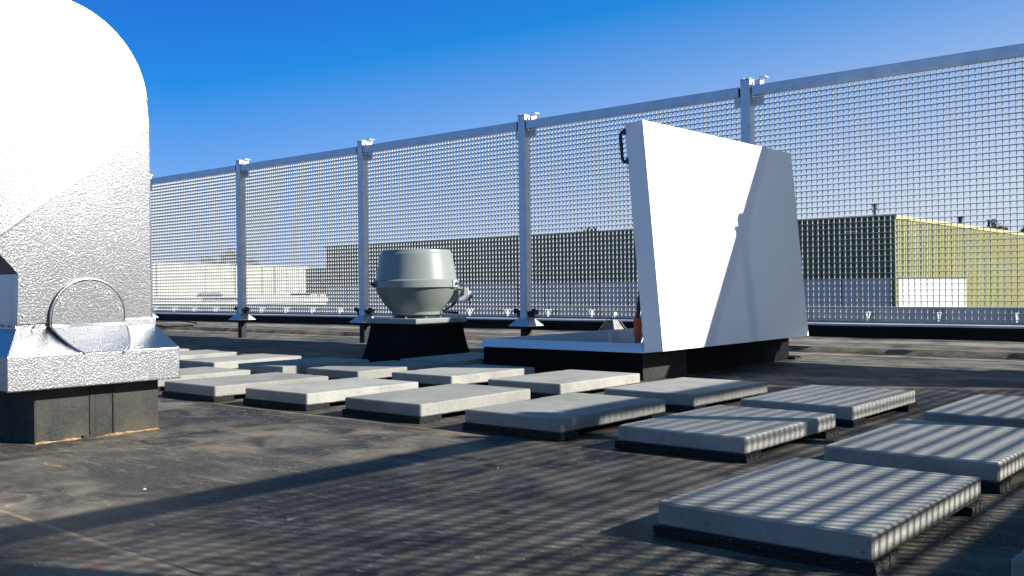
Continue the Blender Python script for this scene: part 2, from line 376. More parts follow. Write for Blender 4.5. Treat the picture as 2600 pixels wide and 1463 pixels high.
# parapets: black felt upstand with a pale sheet metal cap
def parapet(x0, x1, y0, y1, label, name='parapet'):
    t = empty(name, ((x0+x1)/2, (y0+y1)/2, 0))
    c = t.location
    a = MB().box(x0, x1, y0, y1, .02, .138).build('upstand', MT['parblack'], t); a.location = -c
    return t, c
t, c = parapet(-32, 2.2, 7.45, 7.75, '')
tag(t, 'low black roof edge upstand running behind the mesh fence, pale metal capping on top', 'parapet')
b = MB().prism([(-32, 7.425, .138), (-32, 7.425, .152), (-32, 7.80, .163), (-32, 7.80, .149)], (34.2, 0, 0)).build('metal_cap', MT['cap'], t); b.location = -c
b = MB().prism([(-32, 7.42, .118), (-32, 7.42, .137), (-32, 7.445, .137), (-32, 7.445, .118)], (34.2, 0, 0)).build('drip_edge', MT['parblack'], t); b.location = -c
t, c = parapet(2.45, 2.75, -8.9, 8.0, '')
tag(t, 'low black roof edge upstand at the right side of the roof, square to the fence', 'parapet')
b = MB().box(2.42, 2.80, -8.9, 8.0, .139, .16).build('metal_cap', MT['cap'], t); b.location = -c

# outer gutter board with triangular brackets, beyond the parapet
t = empty('gutter_board', (-10, 9, 0))
m = MB().box(-32, 2.0, 9.0, 9.03, -.5, .232); b = m.build('board', MT['lav'], t); b.location = (10, -9, 0)
m = MB().box(-32, 2.0, 8.97, 9.05, .2325, .247); b = m.build('top_flange', MT['cap'], t); b.location = (10, -9, 0)
x = -1.42-.617*48
while x < 1.5:
    if x > -16:
        m = MB().prism([(x, 9.0, .205), (x, 8.80, .205), (x, 8.88, .0), (x, 9.0, -.1)], (.006, 0, 0))
        m.box(x-.10, x+.0, 8.985, 8.9995, -.1, .205)
        b = m.build('bracket', MT['cap'], t); b.location = (10, -9, 0)
    x += .617
tag(t, 'grey lavender metal gutter board with triangular brackets beyond the black roof edge', 'gutter board')

# ------------------------------------------------------------------ mesh fences
PITCH_M = .03333
def grating_panel(L, z0, z1, parent, name='mesh_panel'):
    """panel along local X from 0 to L, bars 20 mm deep, front at local y=0"""
    m = MB()
    n = int(round(L/PITCH_M)); p = L/n
    for i in range(n+1):
        x = i*p; m.box(x-.0012, x+.0012, 0, .0135, z0, z1)
    k = int((z1-z0)/PITCH_M)
    for j in range(k+1):
        z = z0+.012+j*PITCH_M
        if z+.001 < z1: m.box(-.0008, L+.0008, -.0006, .0190, z-.0015, z+.0015)
    return m.build(name, MT['grate'], parent)

def post_bm(z1): return MB().box(-.0325, .0325, 0, .065, .17, z1)
def fence(name, origin, rz, posts, label, wob=0):
    t = empty(name, origin, rz); tag(t, label, 'fence', 'mesh screens round the roof')
    proto = None
    for i, x in enumerate(posts):
        if proto is None:
            p = post_bm(1.745).build('post', MT['galv'], t, bevel=.004)
            st = MB().box(-.032, .032, .002, .063, -.01, .19).build('stub', MT['felt'], p, bevel=.006)
            g = MB().prism([(.031, .010, .17), (.075, .010, .17), (.075, .010, .155), (.031, .010, .10)], (0, .006, 0)).build('gusset', MT['feltdark'], p)
            c = MB().frustum((-.093, .093, -.06, .125), (-.036, .036, -.004, .069), .178, .238)
            c.box(-.093, .093, -.06, .125, .174, .1779)
            c.build('flashing_cap', MT['galv'], p)
            h = MB().box(-.034, .034, -.002, .067, 1.7455, 1.7505)
            h.cyl((-.018, .02, 1.751), (-.018, .02, 1.758), .007, 6); h.cyl((.018, .03, 1.751), (.018, .03, 1.758), .007, 6)
            h.build('head_plate', MT['galv'], p)
            for s in (-1, 1):
                a = MB().box(min(s*.036, s*.10), max(s*.036, s*.10), .052, .058, 1.585, 1.64)
                a.cyl((s*.072, .045, 1.612), (s*.072, .066, 1.612), .009, 6)
                a.build('rail_lug', MT['galv'], p)
                q = MB().box(min(s*.034, s*.085), max(s*.034, s*.085), .028, .034, .24, .285)
                q.cyl((s*.060, .016, .270), (s*.060, .085, .262), .010, 8); q.cyl((s*.088, .012, .287), (s*.088, .05, .275), .020, 6)
                q.tube([(s*.03, .02, .268), (s*.06, .016, .272), (s*.09, .014, .285)], .006, 6)
                q.build('clamp', MT['black'], p)
            # angle cleat standing on the rail end
            a = MB().box(.098, .103, .0, .055, 1.70, 1.752); a.box(.103, .135, .0, .055, 1.747, 1.752); a.box(.045, .0975, .050, .055, 1.70, 1.745)
            a.build('angle_cleat', MT['galv'], p)
            proto = p
        else: p = copy_tree(proto, t)
        p.location = (x, 0, 0)
    railp = {}
    for a, b in zip(posts, posts[1:]):
        L = round(b-a-.094, 4)
        if L not in railp:
            m = MB().box(0, L, .002, .052, 1.642, 1.702)
            m.box(0, L, .010, .020, 1.7022, 1.706)
            rl = m.build('top_rail', MT['galv'], t, bevel=.004)
            MB().box(-.004, -.0005, .006, .048, 1.646, 1.698).build('end_plate', MT['feltdark'], rl); MB().box(L+.0005, L+.004, .006, .048, 1.646, 1.698).build('end_plate', MT['feltdark'], rl)
            mp = grating_panel(round(b-a-.030, 4), .245, 1.699, t)
            fm = MB().box(0, L+.06, .002, .016, .231, .2445).build('edge_bar', MT['grate'], mp)
            railp[L] = (rl, mp)
        else:
            rl = copy_tree(railp[L][0], t); mp = copy_tree(railp[L][1], t)
        rl.location = (a+.047, 0, 0); mp.location = (a+.034, .0655, 0)
    return t
XA = [-1.0-1.8208*k for k in range(8)][::-1]        # -13.75 ... -1.0
FY = 5.60
xs_ = XA+[.82]
fence('mesh_fence', (0, FY, 0), 0, xs_, 'long galvanised steel mesh fence across the roof behind the fan and the open hatch')
# second fence at right angles, outside the picture on the right; it throws the striped shadow
fence('mesh_fence', (.79, 5.57, 0), R(-90), [1.8208*k+.03 for k in range(1, 6)], 'galvanised mesh fence down the right side of the roof, throwing striped shade over the slabs')
t2 = [o for o in COL.objects if o.name.startswith('mesh_fence.')][0]
# first bay of the side fence, from the corner post
L = round(1.8208-.094+.03, 4)
rl = MB().box(0, L-.03, .002, .052, 1.642, 1.702).build('top_rail', MT['galv'], t2, bevel=.004); rl.location = (.077, 0, 0)
mp = grating_panel(1.79, .245, 1.699, t2); mp.location = (.067, .0655, 0)

# ------------------------------------------------------------------ concrete slabs
SL, SW, ST, GAP = .40, .60, .0446, .020
slabs = [ # front corner x, y, dz, label
 (-.564, 1.544, 'concrete slab nearest the camera, in striped fence shade, largest in the picture'),
 (-1.1806, 2.325, 'striped concrete slab in front row, crossed by one broad dark post shadow'),
 (-.572, 2.324, 'striped concrete slab cut by the right picture edge, directly behind the nearest slab'),
 (-1.793, 2.337, 'concrete slab whose top is sunlit and whose long right side is fully in blue shade, front row'),
 (-2.404, 2.344, 'clean sunlit slab in front row, third from the silver duct, with small dark specks'),
 (-3.015, 2.334, 'sunlit slab in front row, second from the silver duct'),
 (-3.571, 2.291, 'sunlit slab in front row, next to the black kerb of the silver duct'),
 (-1.197, 3.105, 'striped concrete slab in second row, just right of the open hatch'),
 (-1.793, 3.134, 'sunlit slab with a rusty orange stain, in front of the right corner of the hatch kerb'),
 (-2.4325, 3.169, 'sunlit slab with a faint brown stain lying in front of the open hatch'),
 (-3.0585, 3.178, 'slab in front of the left end of the hatch, near half sunlit and back half in shade'),
 (-3.62, 3.110, 'slab before the roof fan, almost wholly in blue shade with a small sunlit patch at its near corner'),
 (-4.186, 3.088, 'slab left of the fan kerb, half sunlit and half in shade on a slanting line'),
 (-4.765, 3.055, 'sunlit slab in second row, second to the left of the fan'),
 (-.582, 3.115, 'striped concrete slab at the right picture edge, farthest back of the striped ones'),
 (-4.17, 2.285, 'sunlit slab in front row, half hidden behind the skirt of the silver duct'),
 (-5.47, 3.11, 'slab beyond the silver duct with a round topped shadow over its right corner'),
 (-6.045, 3.085, 'small visible corner of a slab just clear of the silver duct skirt, farthest left in the back row'),
 (-3.665, 3.80, 'shaded slab lying between the fan kerb and the hatch kerb'),
 (-4.735, 2.22, 'slab mostly hidden behind the silver duct, only a far corner showing above the front row'),
 (.035, 1.536, 'slab at the lower right picture corner, only its near left corner showing in shade'),
]
def slab_bm(seed):
    rnd = random.Random(seed)
    bm = bmesh.new(); nx, ny = 10, 15
    bmesh.ops.create_cube(bm, size=1)
    for v in bm.verts: v.co = Vector(((v.co.x-.5)*SL, (v.co.y+.5)*SW, (v.co.z+.5)*ST+GAP))
    bmesh.ops.subdivide_edges(bm, edges=[e for e in bm.edges if abs(e.verts[0].co.y-e.verts[1].co.y) > .3], cuts=23, use_grid_fill=True)
    bmesh.ops.subdivide_edges(bm, edges=[e for e in bm.edges if abs(e.verts[0].co.x-e.verts[1].co.x) > .3], cuts=15, use_grid_fill=True)
    for v in bm.verts:
        if v.co.z < GAP+.001:      # ragged lower arris
            v.co.z += noise.noise((v.co.x*28+seed*9, v.co.y*28, seed))*.0022
        else:
            e = min(abs(v.co.x), abs(v.co.x+SL), abs(v.co.y), abs(v.co.y-SW))
            if e < .001:
                q = max(0, noise.noise((v.co.x*27+seed*5, v.co.y*27, 2.5))-.46)*.009+abs(noise.noise((v.co.x*60+seed*5, v.co.y*60, 5)))*.0003
                v.co.z -= q; v.co.x -= q*.6*(1 if v.co.x > -SL/2 else -1) if min(abs(v.co.x), abs(v.co.x+SL)) < .001 else 0
                v.co.y += q*.6*(1 if v.co.y < SW/2 else -1) if min(abs(v.co.y), abs(v.co.y-SW)) < .001 else 0
    return bm
for i, (x, y, lab) in enumerate(slabs):
    m = MB(); m.bm.free(); m.bm = slab_bm(i+1)
    o = m.build('concrete_slab', MT['concrete'], bevel=.004, bseg=1)
    o.location = (x, y, 0); tag(o, lab, 'slab', 'concrete slabs laid in rows on the roof')
    o.rotation_euler.z = R(random.uniform(-.35, .35)); o.rotation_euler.x = R(random.uniform(-.3, .3))
    for k, yy in enumerate((-.006, SW-.10)):
        p = MB()
        p.box(-SL-.006, .004 if k == 0 else .008, yy, yy+.085+random.uniform(0, .03), -.002, GAP+.0005)
        bmesh.ops.subdivide_edges(p.bm, edges=p.bm.edges[:], cuts=7, use_grid_fill=True)
        for v in p.bm.verts:
            q = noise.noise_vector((v.co.x*60+i, v.co.y*60, v.co.z*60)); v.co += Vector((q.x*.004, q.y*.004, q.z*.001))
        p.build('rubber_pad', MT['crumb'], o)

# ------------------------------------------------------------------ silver gooseneck duct on its kerb
duct = empty('gooseneck_duct', (-3.35, 1.53, 0))
tag(duct, 'tall silver embossed aluminium duct with a round cover, standing on a black kerb', 'duct')
DL = -Vector(duct.location)
def dpart(mb, name, mat, parent=None, **k):
    o = mb.build(name, mat, parent or duct, **k)
    if parent is None: o.location = DL
    return o
m = MB().box(-3.62, -3.04, 1.322, 1.737, -.01, .172)
kb = dpart(m, 'kerb', MT['feltdust'], bevel=.008)
# overlapping felt laps on the sunny face
m = MB().box(-3.041, -3.0365, 1.495, 1.515, .0, .17); m.box(-3.041, -3.0375, 1.515, 1.57, .0, .17); m.box(-3.041, -3.036, 1.572, 1.580, .0, .17)
m.box(-3.04, -3.030, 1.47, 1.512, -.002, .010)
m.build('felt_lap', MT['felt'], kb, bevel=.002)
m = MB()
for i in range(110):
    yy = 1.325+i*.0037; q_ = noise.noise((yy*22, 0, 0))+.5*noise.noise((yy*80, 1, 0))
    r_ = .002+.012*max(0, q_+.28)
    m.prism([(-3.045, yy, -.003), (-3.038+r_*1.5, yy, -.003), (-3.040, yy, .001+r_*.5)], (0, .0037, 0))
m.build('mud_line', MT['mud'], kb)
# skirt: vertical apron then a slope up to the body
X0, X1, Y0, Y1 = -3.66, -2.98, 1.221, 1.779
BX0, BX1, BY0, BY1 = -3.54, -3.10, 1.296, 1.757
m = MB(); m.box(X0, X1, Y0, Y1, .172, .275); m.frustum((X0, X1, Y0, Y1), (BX0, BX1, BY0, BY1), .2752, .352)
sk = dpart(m, 'skirt', MT['alu'], bevel=.002)
m = MB().box(BX0-.004, BX1+.004, BY0-.003, BY1+.004, .350, .372); dpart(m, 'collar', MT['alu'], bevel=.0015)
m = MB().box(X0-.001, X1+.0015, Y0-.002, Y1+.002, .1705, .1735); dpart(m, 'hem', MT['black'])
# body: gooseneck profile in (y, z)
pr = [(BY1-.004, .368), (1.736, .78), (1.723, 1.10)]
for a in range(0, 91, 6): pr.append((1.415+.308*math.cos(R(a)), 1.10+.308*math.sin(R(a))))
for a in range(90, 136, 6): pr.append((1.05+.308*math.cos(R(a)), 1.10+.308*math.sin(R(a))))
pr += [(.60, .98), (.83, .72), (1.02, .80), (1.2530, .569), (1.297, .521), (BY0, .368)]
m = MB()
# side walls and back
n = len(pr)
A = [m.bm.verts.new((BX1-.028, y, z)) for y, z in pr]; B = [m.bm.verts.new((BX0, y, z)) for y, z in pr]
for i in range(n): m.bm.faces.new((A[i], A[(i+1) % n], B[(i+1) % n], B[i]))
m.bm.faces.new(B)
body = dpart(m, 'duct_body', MT['alu'], smooth=True, autosmooth=20)
# sunny face: folded sheet, its facets tilt away from one slanting fold and one short cross fold
XR = BX1+.032
def fold_x(y, z):
    d = -.627*(y-1.7445)+.779*(z-1.035)          # signed distance from the long fold
    if d <= 0: return XR+.076*d
    e = -(.92*(y-1.440)+.39*(z-.778))             # distance left of the short fold
    return XR-.085*d+(-.13*e if e > 0 else 0)
def clip(poly, f):
    out = []
    for a, b in zip(poly, poly[1:]+poly[:1]):
        fa, fb = f(a), f(b)
        if fa >= 0: out.append(a)
        if (fa > 0) != (fb > 0) and abs(fa-fb) > 1e-9:
            t = fa/(fa-fb); out.append((a[0]+(b[0]-a[0])*t, a[1]+(b[1]-a[1])*t))
    return out
dlow = lambda p: -(-.627*(p[0]-1.7445)+.779*(p[1]-1.035))
dup = lambda p: -dlow(p)
lft = lambda p: -(.92*(p[0]-1.440)+.39*(p[1]-.778))
rgt = lambda p: -lft(p)
m = MB()
def fx(p, which):
    d = -dlow(p)
    if which == 0: return XR+.076*d
    if which == 1: return XR-.085*d
    return XR-.085*d-.13*lft(p)
for which, poly in ((0, clip(pr, dlow)), (1, clip(clip(pr, dup), rgt)), (2, clip(clip(pr, dup), lft))):
    fr = [m.bm.verts.new((fx(p, which), *p)) for p in poly]; bk = [m.bm.verts.new((BX1-.027, *p)) for p in poly]
    m.bm.faces.new(fr)
    for k in range(len(fr)): m.bm.faces.new((fr[k], fr[(k+1) % len(fr)], bk[(k+1) % len(fr)], bk[k]))
bmesh.ops.remove_doubles(m.bm, verts=m.bm.verts, dist=.0004)
dpart(m, 'face_sheet', MT['alu'])
# rolled edge strip along the outline
m = MB(); pts = [(fold_x(y, z)-.001, y, z) for y, z in pr[:26]]
m.tube(pts, .0028, 6); dpart(m, 'edge_seam', MT['steel'], smooth=True)
# round inspection cover, folded over body and slope
def surf(z, y=1.5):
    if z > .362: return fold_x(y, z)+.012
    return BX1+.014+(.362-z)*(-2.98-BX1-.006)/(.362-.272)
m = MB(); CY, CZ, CR = 1.520, .380, .122
N = 48; rows = []
cen_r = [0, .25, .5, .75, .9, 1.0]
zs = [CZ+CR*(1-2*k/28) for k in range(29)]
prev = None
for z in zs:
    hw = math.sqrt(max(CR*CR-(z-CZ)**2, 1e-6)); zz = max(z, .268)
    if z < .268: break
    row = [m.bm.verts.new((surf(z, CY-hw+2*hw*k/16), CY-hw+2*hw*k/16, z)) for k in range(17)]
    if prev:
        for k in range(16): m.bm.faces.new((prev[k], prev[k+1], row[k+1], row[k]))
    prev = row
cov = dpart(m, 'inspection_cover', MT['alu'])
ringpts = []
for k in range(-24, 205, 6):
    a = R(k); z = CZ+CR*math.sin(a)
    if z > .27: ringpts.append((surf(z)-.004, CY+CR*math.cos(a), z))
a2 = []
for k in range(-62, 243, 6):
    a = R(k); z = max(CZ+(CR+.004)*math.sin(a), .270); a2.append((surf(z, CY+(CR+.004)*math.cos(a))-.003, CY+(CR+.004)*math.cos(a), z))
MB().tube(a2, .0036, 8).build('rim_ring', MT['alu'], cov, smooth=True)
for k in (15, 50, 78, 118, 150, 190, 222, 322, 345): 
    a = R(k); z = max(CZ+CR*.86*math.sin(a), .283); p = Vector((surf(z, CY+CR*.88*math.cos(a)), CY+CR*.88*math.cos(a), z)); MB().cyl(p-Vector((.002, 0, 0)), p+Vector((.004, 0, 0)), .0035, 6).build('screw', MT['steel'], cov)
for (y, z) in ((1.313, .392), (1.311, .486), (1.275, .548), (1.352, .362), (1.70, .365), (1.735, .365)):
    dpart(MB().cyl((fold_x(y, z)-.001, y, z), (fold_x(y, z)+.006, y, z), .0036, 6), 'screw', MT['steel'])
for (xx, zz) in ((-3.14, .365), (-3.19, .365)): dpart(MB().cyl((xx, BY0-.01, zz-.004), (xx, BY0+.002, zz-.004), .005, 6), 'screw', MT['steel'])

# ------------------------------------------------------------------ roof fan
FX, FYc = -4.53, 4.39; KF = .914
fan = empty('roof_fan', (FX, FYc, 0)); tag(fan, 'round grey green roof fan on a square plate and flared black kerb', 'fan'); fan.scale = (KF, KF, KF)
def fl(z): return z
m = MB()
s1, s0 = .225, .275
# flared kerb
lv = [(.285, .0), (.268, .04), (.254, .10), (.240, .18), (.230, .265)]
for (a, za), (b, zb) in zip(lv, lv[1:]):
    pass
rows = []
for s_, z in lv: rows.append([m.bm.verts.new((sx*s_, sy*s_, z)) for sx, sy in ((-1, -1), (1, -1), (1, 1), (-1, 1))])
for a, b in zip(rows, rows[1:]):
    for i in range(4): m.bm.faces.new((a[i], a[(i+1) % 4], b[(i+1) % 4], b[i]))
m.bm.faces.new(rows[-1]); m.build('kerb', MT['feltdark'], fan, bevel=.006)
MB().box(-.25, .25, -.25, .25, .2655, .302).build('base_plate', MT['fan'], fan, bevel=.006)
HZ = lambda y: CAM_H/KF-((610+y/4.675)-732.8)/360
m = MB().lathe([(.155, .3025), (.155, HZ(880))], (0, 0, 0), 48); m.build('neck', MT['black'], fan, smooth=True, autosmooth=40)
prof_l = [(.168, HZ(884)), (.172, HZ(876)), (.176, HZ(845)), (.190, HZ(820)), (.223, HZ(755)), (.2275, HZ(745)), (.262, HZ(655)), (.286, HZ(570)), (.286, HZ(520))]
MB().lathe(prof_l, (0, 0, 0), 96).build('lower_bowl', MT['fan'], fan, smooth=True, autosmooth=18)
prof_u = [(.292, HZ(563)), (.3, HZ(560)), (.299, HZ(482)), (.290, HZ(474)), (.286, HZ(466)), (.255, HZ(172)), (.250, HZ(160)), (.243, HZ(126)), (.236, HZ(120)), (.225, HZ(122)), (.0001, HZ(124))]
cw = MB().lathe(prof_u, (0, 0, 0), 96, cap=False); cw = cw.build('hood', MT['fan'], fan, smooth=True, autosmooth=18)
def at_ang(px_off, r, z):
    """point on the fan's rim, px_off = -1..1 across the front as seen from the camera"""
    d = Vector((FX, FYc, 0)).normalized(); side = Vector((-d.y, d.x, 0))*-1
    c = math.sqrt(max(0, 1-px_off*px_off)); return (side*px_off-d*c)*r+Vector((0, 0, z)), (side*px_off-d*c)
for off in (-.94, .88):
    p, nrm = at_ang(off, .30, HZ(520)); q = nrm.to_track_quat('Z', 'Y').to_matrix().to_4x4(); q.translation = p
    tz = Vector((0, 0, 1)); xa = tz.cross(nrm).normalized(); mt = Matrix((xa, tz, nrm)).transposed().to_4x4(); mt.translation = p
    b = MB().box(-.028, .028, -.025, .025, -.004, .006, mt).build('clip_plate', MT['dull'] if off < 0 else MT['plastic'], fan)
    MB().cyl(p+nrm*.005, p+nrm*.028, .014, 8, .009).cyl(p+nrm*.028, p+nrm*.045, .007, 8, .003).build('bolt', MT['black'] if off < 0 else MT['steel'], b)
p, nrm = at_ang(.93, .2705, HZ(388)); xa = Vector((0, 0, 1)).cross(nrm).normalized(); upv = (Vector((0, 0, 1))-nrm*.1).normalized()
mt = Matrix((xa, upv, xa.cross(upv))).transposed().to_4x4(); mt.translation = p
MB().box(-.013, .013, -.020, .020, .0, .003, mt).build('sticker', MT['plastic'], fan)
for k in range(8):
    a = R(22+45*k); MB().cyl((.18*math.cos(a), .18*math.sin(a), .302), (.18*math.cos(a), .18*math.sin(a), .312), .008, 6).build('bolt', MT['steel'], fan)
# switch box on a bracket on the right side
d = Vector((FX, FYc, 0)).normalized(); side = Vector((d.y, -d.x, 0))
xa = side; ya = Vector((0, 0, 1)); za = xa.cross(ya)
def bx(p): mt = Matrix((xa, ya, za)).transposed().to_4x4(); mt.translation = p; return mt
c0 = side*.275+Vector((0, 0, HZ(650)))-d*.06
br = MB().prism([bx(c0) @ Vector(v) for v in ((-.055, .055, 0), (.015, .055, 0), (.015, -.060, 0), (-.055, -.055, 0))], -za*.004).build('bracket', MT['fan'], fan)
sb = MB().box(-.035, .038, -.045, .046, -.03, .03, bx(c0+side*.052)).build('switch_box', MT['plastic'], fan, bevel=.004)
MB().cyl(c0+side*.088, c0+side*.117, .028, 12, .024).build('knob', MT['plastic'], sb, bevel=.003)
e0, _ = at_ang(.93, .31, HZ(515))
MB().tube([e0, e0+side*.03+Vector((0, 0, -.01)), c0+side*.055+Vector((0, 0, .04))+za*-.0+za*.035, c0+side*.05+za*.04+Vector((0, 0, -.004))], .0045, 8).build('cable', MT['black'], fan, smooth=True)
MB().cyl(c0+side*.045+za*.030, c0+side*.045+za*.045, .010, 10).build('cable_gland', MT['black'], fan)
MB().tube([c0+Vector((0, 0, -.055))+side*.0, c0+Vector((0, 0, -.085))-side*.04, c0+Vector((0, 0, -.118))-side*.085, c0+Vector((0, 0, -.125))-side*.02, c0+Vector((0, 0, -.130))+side*.02], .008, 8).build('cable', MT['black'], fan, smooth=True)
MB().tube([c0+Vector((0, 0, .055))-side*.045+za*.004, c0+Vector((0, 0, 0))-side*.058+za*.006, c0+Vector((0, 0, -.05))-side*.05+za*.004], .003, 6).build('cable', MT['black'], fan, smooth=True)

# ------------------------------------------------------------------ roof hatch
HX0, HX1, HY0, HY1 = -3.64, -2.60, 4.04, 5.71
hat = empty('roof_hatch', ((HX0+HX1)/2, (HY0+HY1)/2, 0)); tag(hat, 'large white roof access hatch with its lid standing open, on a black felt kerb', 'roof hatch')
HL = -Vector(hat.location)
def hpart(mb, name, mat, **k): o = mb.build(name, mat, hat, **k); o.location = HL; return o
tk = .05
m = MB()
m.box(HX0, HX1, HY0, HY0+tk, -.01, .139); m.box(HX0, HX1, HY1-tk, HY1, -.01, .139)
m.box(HX0, HX0+tk, HY0+tk+.0005, HY1-tk-.0005, -.01, .139); m.box(HX1-tk, HX1, HY0+tk+.0005, HY1-tk-.0005, -.01, .139)
kb = hpart(m, 'kerb', MT['feltdark'], bevel=.006)
m = MB().box(HX1-.001, HX1+.0035, HY0+.115, HY0+.121, 0, .137); m.box(HX1-.001, HX1+.003, HY0+.0, HY0+.115, 0, .137); m.box(HX1-.001, HX1+.004, HY0+.93, HY0+.936, 0, .137)
m.box(HX1-.001, HX1+.002, HY0+.1215, HY1, 0, .137)
m.build('felt_lap', MT['feltdark'], kb, bevel=.0015)
MB().box(HX1+.0041, HX1+.0062, HY0+.004, HY0+.42, .0, .136).build('felt_lap', MT['felt'], kb, bevel=.001)  # lighter felt stands in for the sunlit, dusty patch of the kerb
m = MB()
for k in range(9):
    a = R(10+k*20); m.box(HX1-.02, HX1+.05, HY1-.02+k*.01, HY1-.01+k*.01, -.002, .012+.006*math.sin(a*3))
m.build('felt_fold', MT['felt'], kb)
# sloping white rim with a hollow inside
O = (HX0+.01, HX1+.055, HY0-.058, HY1+.04); I = (HX0+.03, HX1-.0, HY0-.012, HY1-.01); IN = (I[0]+.026, I[1]-.057, I[2]+.028, I[3]-.047)
def rect(r, z): return [(r[0], r[2], z), (r[1], r[2], z), (r[1], r[3], z), (r[0], r[3], z)]
m = MB(); rr = [rect(O, .1395), rect(O, .143), rect(I, .1795), rect(IN, .1795), rect(IN, -.18)]
vv_ = [[m.bm.verts.new(p) for p in r_] for r_ in rr]
for a, b in zip(vv_, vv_[1:]):
    for i in range(4): m.bm.faces.new((a[i], a[(i+1) % 4], b[(i+1) % 4], b[i]))
hpart(m, 'rim', MT['curbwhite'])
m = MB(); m.box(IN[0]+.0005, IN[0]+.003, IN[2]+.33, IN[2]+.62, .12, .172); m.box(IN[0]+.001, IN[0]+.004, 5.2, 5.203, -.1, .17); m.cyl((IN[0], 4.62, .148), (IN[0]+.012, 4.62, .148), .012, 10)
hpart(m, 'inner_bracket', MT['curbwhite'])
# lid: shallow tray 1.11 x 1.67, hinged on the right, opened a little past upright
lidm = Matrix.Translation((-2.441, 0, .151)) @ Matrix.Rotation(-math.atan2(.10, 1.11), 4, 'Y')
LY0, LY1 = 3.98, 5.645
lid = empty('lid'); lid.parent = hat; lid.location = HL
H = 1.115; TH = .103
m = MB()
m.box(-.004, 0, LY0, LY1, 0, H, lidm)
m.box(-TH, -.0045, LY0, LY0+.003, 0, H, lidm); m.box(-TH, -.0045, LY1-.003, LY1, 0, H, lidm)
m.box(-TH, -.0045, LY0+.0035, LY1-.0035, H-.003, H, lidm); m.box(-TH, -.0045, LY0+.0035, LY1-.0035, 0, .003, lidm)
m.box(-TH+.035, -.03, LY0+.0035, LY1-.0035, .0035, H-.0035, lidm)
o = m.build('lid_sheet', MT['white'], lid, bevel=.0015)
m = MB(); m.box(-TH-.002, -TH+.012, LY0+.001, LY0+.02, .003, H-.003, lidm); m.build('lid_lip', MT['white'], lid)
hp = [lidm @ Vector(v) for v in ((-TH+.01, LY0+.012, H-.035), (-TH-.030, LY0+.012, H-.033), (-TH-.038, LY0+.012, H-.05), (-TH-.038, LY0+.012, H-.165), (-TH-.030, LY0+.012, H-.180), (-TH+.01, LY0+.012, H-.182))]
m = MB()
for a, b in zip(hp, hp[1:]): m.cyl(a-(b-a)*.04, b+(b-a)*.04, .0085, 8)
m.box(-TH-.012, -TH+.004, LY0+.0, LY0+.03, H-.052, H-.022, lidm); m.box(-TH-.012, -TH+.004, LY0+.0, LY0+.03, H-.196, H-.166, lidm)
m.build('handle', MT['black'], lid, smooth=True, autosmooth=50)
# gas strut
m = MB().cyl((-2.79, 4.30, .06), (-2.79, 4.30, .293), .017, 16); m.cyl((-2.79, 4.30, .20), (-2.79, 4.30, .297), .021, 16); hpart(m, 'strut_sleeve', MT['red'], smooth=True, autosmooth=40)
m = MB().cyl((-2.79, 4.30, .297), (-2.69, 4.27, .82), .012, 12); hpart(m, 'strut_rod', MT['black'], smooth=True, autosmooth=40)

# ------------------------------------------------------------------ small pyramid support behind the hatch
sp = empty('pyramid_support', (-4.52, 6.6, .038)); tag(sp, 'small white four-legged metal support standing on the roof behind the hatch', 'support')
m = MB()
for sx, sy in ((-1, -1), (1, -1), (1, 1), (-1, 1)):
    a = Vector((sx*.018, sy*.018, .185)); b = Vector((sx*.115, sy*.115, 0)); dd = (b-a); wv_ = Vector((-sy, sx, 0)).normalized()*.010
    th_ = Vector((sx, sy, 0)).normalized()*.004
    m.prism([a-wv_, a+wv_, b+wv_, b-wv_], th_)
m.build('legs', MT['plastic'], sp)
MB().box(-.024, .024, -.024, .024, .178, .215).build('head', MT['plastic'], sp, bevel=.003)
MB().frustum((-.09, .09, -.09, .09), (-.03, .03, -.03, .03), .03, .15).build('core', MT['dull'], sp)

# loose cable by the fence foot
m = MB().tube([(-12.4, 7.0, .055), (-11.6, 6.95, .07), (-10.9, 6.75, .06)], .009, 6)
tag(m.build('loose_cable', MT['felt'], None, smooth=True), 'straight grey cable end lying on the roof left of the fence posts', 'cable', 'loose cables by the fence')
m = MB().tube([(-12.2, 6.3, .052), (-11.2, 6.25, .06), (-10.3, 6.0, .05), (-10.0, 5.75, .03), (-10.4, 5.6, .015), (-11.2, 5.75, .02), (-10.5, 6.05, .05), (-10.1, 6.2, .06), (-9.9, 6.0, .03)], .008, 6)
tag(m.build('loose_cable', MT['felt'], None, smooth=True), 'looped grey cable lying on the roof left of the second fence post', 'cable', 'loose cables by the fence')

# added low box, unseen on the right, to shade the lower right corner
rk = empty('added_shade_box', (.35, 2.0, 0)); tag(rk, 'added low black box with a flat white cover, out of view at right, casting shade', 'shade box')
MB().box(-.25, .22, -.75, .75, -.01, .30).build('kerb', MT['feltdark'], rk, bevel=.006)
MB().box(-.27, .24, -.77, .77, .3005, .345).build('cover', MT['white'], rk, bevel=.004)

